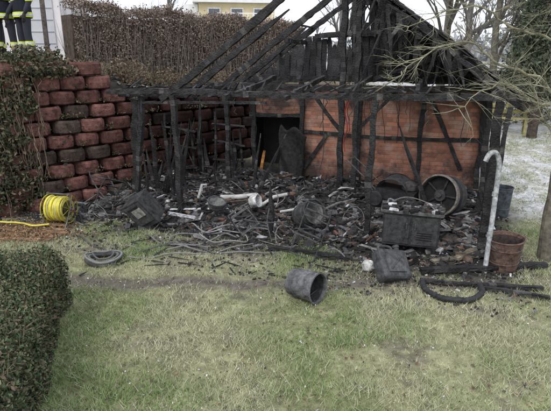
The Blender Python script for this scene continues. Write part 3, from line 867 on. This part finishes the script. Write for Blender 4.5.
for i in range(80):
    x=U(-2.6,2.8); y=U(5.5,6.7); a=U(-1.5,1.5); L_=U(.06,.35)
    b_=(x+math.cos(a)*L_,y+math.sin(a)*L_); sticks.beam((x,y,T(x,y)+.02),(b_[0],b_[1],T(*b_)+.02+U(0,.04)),U(.01,.03),U(.01,.02),burn=.5)
sticks.build('charred_sticks',M_char)

mb=MB()
zb=T(2.56,5.62)
mb.tube(smooth_path([(2.56,5.62,zb),(2.59,5.66,.6),(2.62,5.72,1.2),(2.62,5.74,1.36),(2.57,5.74,1.46),(2.50,5.74,1.45),(2.46,5.74,1.36)],6),.029,14,(.34,.35,.35))
for z in (.45,.95): mb.tube([(2.572+z*.03,5.64+z*.06,z),(2.574+z*.03,5.64+z*.06,z+.05)],.034,14,(.26,.27,.27))
mb.build('downpipe',M_rust,smooth=True)

b=empty('garden_bench',(6.4,14.0,T(6.4,14.0)),math.radians(-20))
mb=MB(); wc=(.3,.27,.12)
for k in range(3): mb.box((0,-.12+k*.13,.45),(1.2,.11,.035),wc)
for k in range(2): mb.box((0,.24,.62+k*.16),(1.2,.03,.11),wc)
for sx in (-.52,.52):
    mb.box((sx,-.13,.21),(.07,.07,.44),wc); mb.box((sx,.2,.42),(.07,.06,.86),wc); mb.box((sx,.03,.4),(.06,.3,.06),wc)
mb.build('bench_frame',M_bark,b,bevel=.005)

# ---------------------------------------------------------------- house
h=empty('yellow_house',(-3.6,46,1.6),math.radians(8))
mb=MB(); Y_=(.68,.58,.36); Wt=(.8,.8,.79)
mb.box((0,0,2.6),(6,8,5.2),Y_); mb.build('walls',M_paint,h)
mb=MB(); mb.box((0,0,5.35),(6.9,9,.28),Wt); mb.box((-3.6,-1.5,2.6),(1.1,4.5,5.0),Wt); mb.box((0.6,-4.5,3.4),(4.4,.9,.14),Wt)
for k in range(12): mb.box((-1.5+k*.38,-4.93,3.9),(.06,.04,.9),Wt)
mb.box((.6,-4.93,4.38),(4.4,.06,.07),Wt); mb.build('trim_and_balcony',M_paint,h)
mb=MB(); mb.add([(-3.45,-4.5,5.5),(3.45,-4.5,5.5),(3.45,4.5,5.5),(-3.45,4.5,5.5),(0,-4.5,7.8),(0,4.5,7.8)],[(0,1,4),(1,2,5,4),(2,3,5),(3,0,4,5)],(.16,.08,.06)); mb.build('roof',M_block,h)
mb=MB()
for x in (-1.8,0,1.8):
    for z in (1.5,4.2):
        mb.box((x,-4.02,z),(1.0,.08,1.3),Wt); mb.box((x,-4.06,z),(.84,.06,1.12),(.12,.13,.15))
mb.build('windows',M_plastic,h)

g=empty('white_garage',(-7.6,17.5,2.4),math.radians(5))
mb=MB(); mb.box((0,0,1.3),(1.9,3,2.6),(.7,.67,.67)); mb.box((0,0,2.68),(2.1,3.3,.14),(.3,.3,.3)); mb.box((.2,-1.52,1.1),(1.1,.04,2.1),(.52,.52,.54))
for k in range(6): mb.box((.2,-1.55,.25+k*.34),(1.06,.02,.02),(.35,.38,.42))
mb.build('garage_body',M_paint,g)
mb=MB(); mb.tube([(-5.25,12.0,2.3),(-5.24,12.0,4.4),(-5.22,12,6.5)],[.06,.055,.05],8,(.13,.11,.1)); mb.build('wooden_pole',M_bark)

# ---------------------------------------------------------------- firefighters
def firefighter(loc,rz,arm=0.0):
    e=empty('firefighter',loc,rz)
    J=[(0,0,.95,.15,.12),(0,0,1.12,.15,.115),(0,.01,1.32,.17,.12),(0,.01,1.46,.12,.09),(0,0,1.54,.06,.06),(0,-.01,1.62,.075,.085),(0,-.01,1.73,.08,.095),
       (-.11,0,.90,.10,.105),(-.13,-.02,.5,.075,.08),(-.14,.02,.14,.065,.065),(-.14,-.0,.05,.05,.05),(-.145,-.16,.04,.045,.035),
       (.11,0,.90,.10,.105),(.13,-.03,.5,.075,.08),(.15,.02,.14,.065,.065),(.15,0,.05,.05,.05),(.165,-.16,.04,.045,.035),
       (-.2,.01,1.42,.08,.08),(-.26,.02,1.15,.06,.06),(-.24,-.08-arm,.92,.048,.048),(-.235,-.12-arm,.86,.03,.02),
       (.2,.01,1.42,.08,.08),(.27,.03,1.15,.06,.06),(.25,-.08,.92,.048,.048),(.245,-.1,.86,.03,.02)]
    E=[(0,1),(1,2),(2,3),(3,4),(4,5),(5,6),(0,7),(7,8),(8,9),(9,10),(10,11),(0,12),(12,13),(13,14),(14,15),(15,16),(3,17),(17,18),(18,19),(19,20),(3,21),(21,22),(22,23),(23,24)]
    me=bpy.data.meshes.new('body'); me.from_pydata([j[:3] for j in J],E,[]); me.update()
    o=bpy.data.objects.new('body',me); scene.collection.objects.link(o); o.parent=e
    sk=o.modifiers.new('sk','SKIN'); 
    for i,j in enumerate(J): me.skin_vertices[0].data[i].radius=(j[3],j[4])
    me.skin_vertices[0].data[0].use_root=True
    o.modifiers.new('ss','SUBSURF').levels=2; o.modifiers['ss'].render_levels=2
    m=bpy.data.materials.new('dark_turnout'); m.use_nodes=True; b_=m.node_tree.nodes['Principled BSDF']
    nz=m.node_tree.nodes.new('ShaderNodeTexNoise'); nz.inputs['Scale'].default_value=9; cr=m.node_tree.nodes.new('ShaderNodeValToRGB')
    cr.color_ramp.elements[0].color=(.012,.014,.022,1); cr.color_ramp.elements[1].color=(.03,.032,.045,1)
    m.node_tree.links.new(nz.outputs['Fac'],cr.inputs[0]); m.node_tree.links.new(cr.outputs[0],b_.inputs['Base Color']); b_.inputs['Roughness'].default_value=.85
    me.materials.append(m)
    mb=MB(); hv=(.62,.7,.06); sv=(.6,.62,.62)
    def band(c,rx,ry,z,h=.05):
        for dz,hh,cl,k in ((0,h*1.9,hv,1),(0,h*.8,sv,1.03)):
            mb.lathe([(1*k,z-hh/2),(1.01*k,z),(1*k,z+hh/2)],20,XF((c[0],c[1],0)),cl,ex=rx,ey=ry)
    mb.lathe([(.205,.80),(.21,.84),(.2,1.0),(.185,1.12)],24,XF((0,0,0)),(.02,.022,.03),ex=1,ey=.78)
    band((0,0),.215,.168,.86); band((0,.01),.215,.17,1.2)
    for sx,y in ((-.135,-.005),(.145,-.005)): band((sx,y),.086,.092,.32,.045)
    for sx in (-.262,.262): band((sx,.01),.068,.07,1.13,.03)
    mb.build('reflective_stripes_and_jacket_hem',M_cloth,e,smooth=True)
    mb=MB()
    for sx in (-.14,.15):
        mb.lathe([(.062,.0),(.066,.04),(.07,.2),(.078,.26)],16,XF((sx,.01,0)),(.012,.012,.012))
        mb.box((sx*1.05,-.09,.02),(.1,.29,.035),(.01,.01,.01)); mb.lathe([(.04,0),(.052,.03),(.045,.07),(.01,.085)],14,XF((sx*1.05,-.16,.0)),(.014,.014,.014),ey=1.5)
    mb.build('boots',M_plastic,e,smooth=True)
    mb=MB()
    for sx,ay in ((-1,arm),(1,0)):
        c=V3((sx*.238,-.12-ay,.82)); g_=(.05,.045,.04)
        mb.tube([c+V3((0,.02,.06)),c,c+V3((0,-.01,-.04))],[.03,.04,.036],10,g_,sq=.6)
        for k in range(4):
            q=c+V3((0,-.03+k*.02,-.035)); l=(.065,.075,.07,.055)[k]
            mb.tube([q,q+V3((-sx*.004,-.004,-l*.5)),q+V3((-sx*.02,-.006,-l)),q+V3((-sx*.03,-.004,-l*1.2))],[.0105,.01,.009,.006],7,g_)
        q=c+V3((0,-.035,.01)); mb.tube([q,q+V3((-sx*.015,-.03,-.02)),q+V3((-sx*.02,-.035,-.05))],[.012,.011,.008],7,g_)
    mb.build('gloves',M_cloth,e,smooth=True)
    mb=MB(); sk_=(.5,.3,.22)
    mb.lathe([(.02,1.56),(.06,1.58),(.075,1.63),(.08,1.7),(.06,1.77)],18,XF((0,-.03,0)),sk_,ey=1.1)
    mb.tube([(0,-.115,1.69),(0,-.14,1.655)],[.008,.013],8,sk_); mb.box((0,-.114,1.625),(.045,.01,.01),(.3,.1,.09))
    for sx in (-.03,.03): mb.lathe([(.001,-.01),(.011,0),(.001,.01)],10,XF((sx,-.112,1.69)),(.05,.04,.03))
    for sx in (-.085,.085): mb.lathe([(.005,-.025),(.014,0),(.005,.025)],8,XF((sx,-.02,1.68)),sk_)
    mb.build('face',M_cloth,e,smooth=True)
    mb=MB(); mb.lathe([(.15,1.72),(.155,1.73),(.125,1.75),(.12,1.82),(.09,1.88),(.03,1.905)],24,XF((0,-.01,0)),(.55,.62,.08),ey=1.15); mb.build('helmet',M_plastic,e,smooth=True)
firefighter((-5.5,10.7,T(-5.5,10.7)),math.radians(20))
firefighter((-5.02,10.55,T(-5.02,10.55)),math.radians(-35),.08)
firefighter((-6.1,11.4,T(-6.1,11.4)),math.radians(60))

# ---------------------------------------------------------------- trees
def grow(mb,p,d,L_,r,depth,col,spread=.6,grav=0.0,n=5,kids=(2,4)):
    pts=[p.copy()]; rad=[r]; q=p.copy(); dd=d.copy()
    ns=4 if depth>1 else 3
    for i in range(ns):
        dd=(dd+V3((U(-.22,.22),U(-.22,.22),U(-.15,.18)+grav))).normalized()
        q=q+dd*(L_/ns); pts.append(q.copy()); rad.append(r*(1-.5*(i+1)/ns) if depth>0 else r*(1-.75*(i+1)/ns))
    mb.tube(pts,rad,max(3,n),tint(col,.8,1.2))
    if depth<=0: return
    for k in range(random.randint(*kids)):
        i=random.randint(1,ns); b=pts[i]
        nd=(dd+V3((U(-1,1),U(-1,1),U(-.6,.9)))*spread).normalized()
        grow(mb,b,nd,L_*U(.5,.8),rad[i]*U(.5,.72),depth-1,col,spread,grav,n-1,kids)
def bare_tree(name,x,y,hgt,r,col=(.07,.06,.05),depth=5,lean=0):
    mb=MB(); p=V3((x,y,T(x,y)-.1)); d=V3((lean,0,1)).normalized()
    pts=[p]; rad=[r*1.2]
    for k in range(6): p=p+d*(hgt*.09)+V3((U(-.05,.05),U(-.05,.05),0)); pts.append(p); rad.append(r*(1-.07*k))
    mb.tube(pts,rad,8,col)
    for k in range(8):
        i=random.randint(2,6); a=U(0,6.28)
        grow(mb,pts[i],V3((math.cos(a)*.7,math.sin(a)*.7,U(.5,1.3))).normalized(),hgt*.24,rad[i]*.55,depth-1,col,.65,0,5,(3,4))
    mb.build(name,M_bark)
bare_tree('bare_tree',6.1,19,7.5,.17,(.13,.12,.10))
bare_tree('bare_tree',7.2,17,8,.14,(.13,.12,.10))
bare_tree('bare_tree',9.5,26,9,.2,(.17,.16,.15))
bare_tree('bare_tree',12.5,25,9,.2,(.17,.16,.15))
bare_tree('bare_tree',3.8,30,9,.2,(.18,.17,.16))
bare_tree('bare_tree',-12,32,10,.2,(.16,.15,.14))
bare_tree('bare_tree',-9,45,10,.2,(.2,.19,.18))

mb=MB()
tp=[V3((3.50,6.0,-.05)),V3((3.47,6.0,.5)),V3((3.5,6.02,1.0)),V3((3.46,6.0,1.5)),V3((3.52,6.0,2.0)),V3((3.6,6.0,2.6)),V3((3.62,6.05,3.3)),V3((3.5,6.1,4.0))]
mb.tube(smooth_path(tp,5),[.095-.0015*i for i in range(36)],12,(.13,.115,.09),jit=.08)
tc_=(.23,.22,.15)
limbs=[[(3.5,6,1.7),(3.15,5.95,2.25),(2.6,6,2.45),(2.25,6.05,2.7),(1.8,6.05,2.6),(1.45,6.1,2.3)],
 [(3.5,6,2.0),(3.25,6.1,2.7),(2.8,6.2,2.85),(2.3,6.2,3.1),(1.6,6.3,2.9)],
 [(3.5,6,1.5),(3.25,5.8,1.95),(2.9,5.7,2.05),(2.5,5.7,2.25),(2.1,5.8,1.95)],
 [(3.55,6,2.4),(3.2,5.8,3.0),(2.8,5.7,3.3),(2.3,5.8,3.5)],
 [(3.5,6,1.2),(3.35,5.7,1.6),(3.05,5.6,1.8),(2.8,5.6,2.25)],
 [(3.6,6,2.6),(4.1,5.9,3.2),(4.8,6,3.5)],[(3.6,6,2.9),(3.8,6.6,3.4),(4.0,7.2,3.8)],[(3.5,6,1.4),(3.8,5.8,1.8),(4.3,5.7,2.1)]]
for lm in limbs:
    sp=smooth_path(lm,5); n_=len(sp)
    sp=[p+V3((U(-.02,.02),U(-.02,.02),U(-.02,.02))) for p in sp]
    mb.tube(sp,[.020*(1-.8*i/n_) for i in range(n_)],7,tc_,jit=.12)
    for i in range(3,n_,1):
        for k in range(2):
            a=U(0,6.28); dr=(sp[min(i,n_-1)]-sp[max(i-1,0)]).normalized()
            grow(mb,sp[i],(dr*.5+V3((math.cos(a),math.sin(a),U(-.7,.9)))*.8).normalized(),U(.2,.42),.006,2,tc_,.75,-.03,4,(2,3))
mb.build('apple_tree',M_bark,smooth=False)

def evergreen(name,x,y,h0,h1,r,N,cols,size):
    e=empty(name,(0,0,0)); z0=T(x,y)
    mb=MB(); mb.tube([(x,y,z0-.1),(x+.05,y,z0+h1*.5),(x,y,z0+h1*.95)],[.14,.1,.03],8,(.07,.055,.045))
    P=[]
    for k in range(int(N/130)):
        z=U(h0,h1); f=(z-h0)/(h1-h0); rr=r*(1-f*.75)*(U(.5,1.15)); a=U(0,6.28)
        c=V3((x+math.cos(a)*rr,y+math.sin(a)*rr,z0+z))
        mb.tube([(x,y,z0+z+.1),c],[.02,.005],3,(.07,.055,.045))
        s=U(.12,.26)
        for j in range(130):
            f2=R(); P.append((x+(c.x-x)*(.5+.5*f2)+random.gauss(0,s),y+(c.y-y)*(.5+.5*f2)+random.gauss(0,s),c.z+random.gauss(0,s*.6)-.1*f2))
    mb.build('trunk',M_bark,e); leafmass('foliage',P,size,cols,parent=e)
GC=[(.065,.085,.055),(.08,.105,.06),(.05,.065,.045),(.12,.125,.08)]
evergreen('ivy_clad_tree',7.0,13.6,1.0,5.5,.7,18000,GC,.06)
evergreen('evergreen_tree',8.6,16.5,.6,6,1.2,20000,GC,.07)
evergreen('evergreen_tree',10.5,21,.4,5,1.4,18000,GC,.09)
P=[]
for k in range(44):
    cx=U(1.6,9.5); cy=U(14.8,17.5); s=U(.15,.35)
    for j in range(240): P.append((cx+random.gauss(0,s),cy+random.gauss(0,s),T(cx,cy)+abs(random.gauss(.25,.28))))
leafmass('shrubs',P,.06,[(.10,.09,.06),(.12,.10,.07),(.07,.08,.05)])
P=[]
for k in range(900):
    cx=U(-110,130); cy=U(75,125); hgt=U(1.5,4.5)*(.6+float(fbm(cx,3,.06,3))*1.2); z0=T(cx,cy); s=U(1,2.4)
    for j in range(42): P.append((cx+random.gauss(0,s),cy+random.gauss(0,s),z0+abs(random.gauss(hgt*.5,hgt*.35))))
leafmass('distant_woods',P,.5,[(.30,.31,.32),(.34,.34,.34),(.27,.28,.28)],elong=3)  # distance haze is painted into these pale grey leaf colours

# ---------------------------------------------------------------- world, sun, camera
w=bpy.data.worlds.new('World'); scene.world=w; w.use_nodes=True
N=w.node_tree.nodes; L=w.node_tree.links; bg=N['Background']
sky=N.new('ShaderNodeTexSky'); sky.sky_type='NISHITA'; sky.sun_disc=False
el,az=math.radians(48),math.radians(-150)
sky.sun_elevation=el; sky.sun_rotation=az; sky.dust_density=4; sky.air_density=1
mx=N.new('ShaderNodeMix'); mx.data_type='RGBA'; mx.inputs[0].default_value=.8
L.new(sky.outputs[0],mx.inputs[6]); mx.inputs[7].default_value=(9.8,10.3,11.4,1)
L.new(mx.outputs[2],bg.inputs['Color']); bg.inputs['Strength'].default_value=.15
sd=bpy.data.lights.new('sun','SUN'); sd.energy=1.25; sd.angle=math.radians(25); sd.color=(1,.98,.95)
so=bpy.data.objects.new('sun',sd); scene.collection.objects.link(so)
dv=V3((math.sin(az)*math.cos(el),math.cos(az)*math.cos(el),math.sin(el)))
so.rotation_euler=dv.to_track_quat('Z','Y').to_euler()
cd=bpy.data.cameras.new('camera'); cd.lens=32.5; cd.sensor_width=36; cd.clip_end=2000; cd.clip_start=.05
co=bpy.data.objects.new('camera',cd); scene.collection.objects.link(co); co.location=(0,0,2.5); co.rotation_euler=(math.radians(90-16.3),0,0)
scene.camera=co
scene.view_settings.view_transform='Standard'; scene.view_settings.look='None'; scene.view_settings.exposure=0
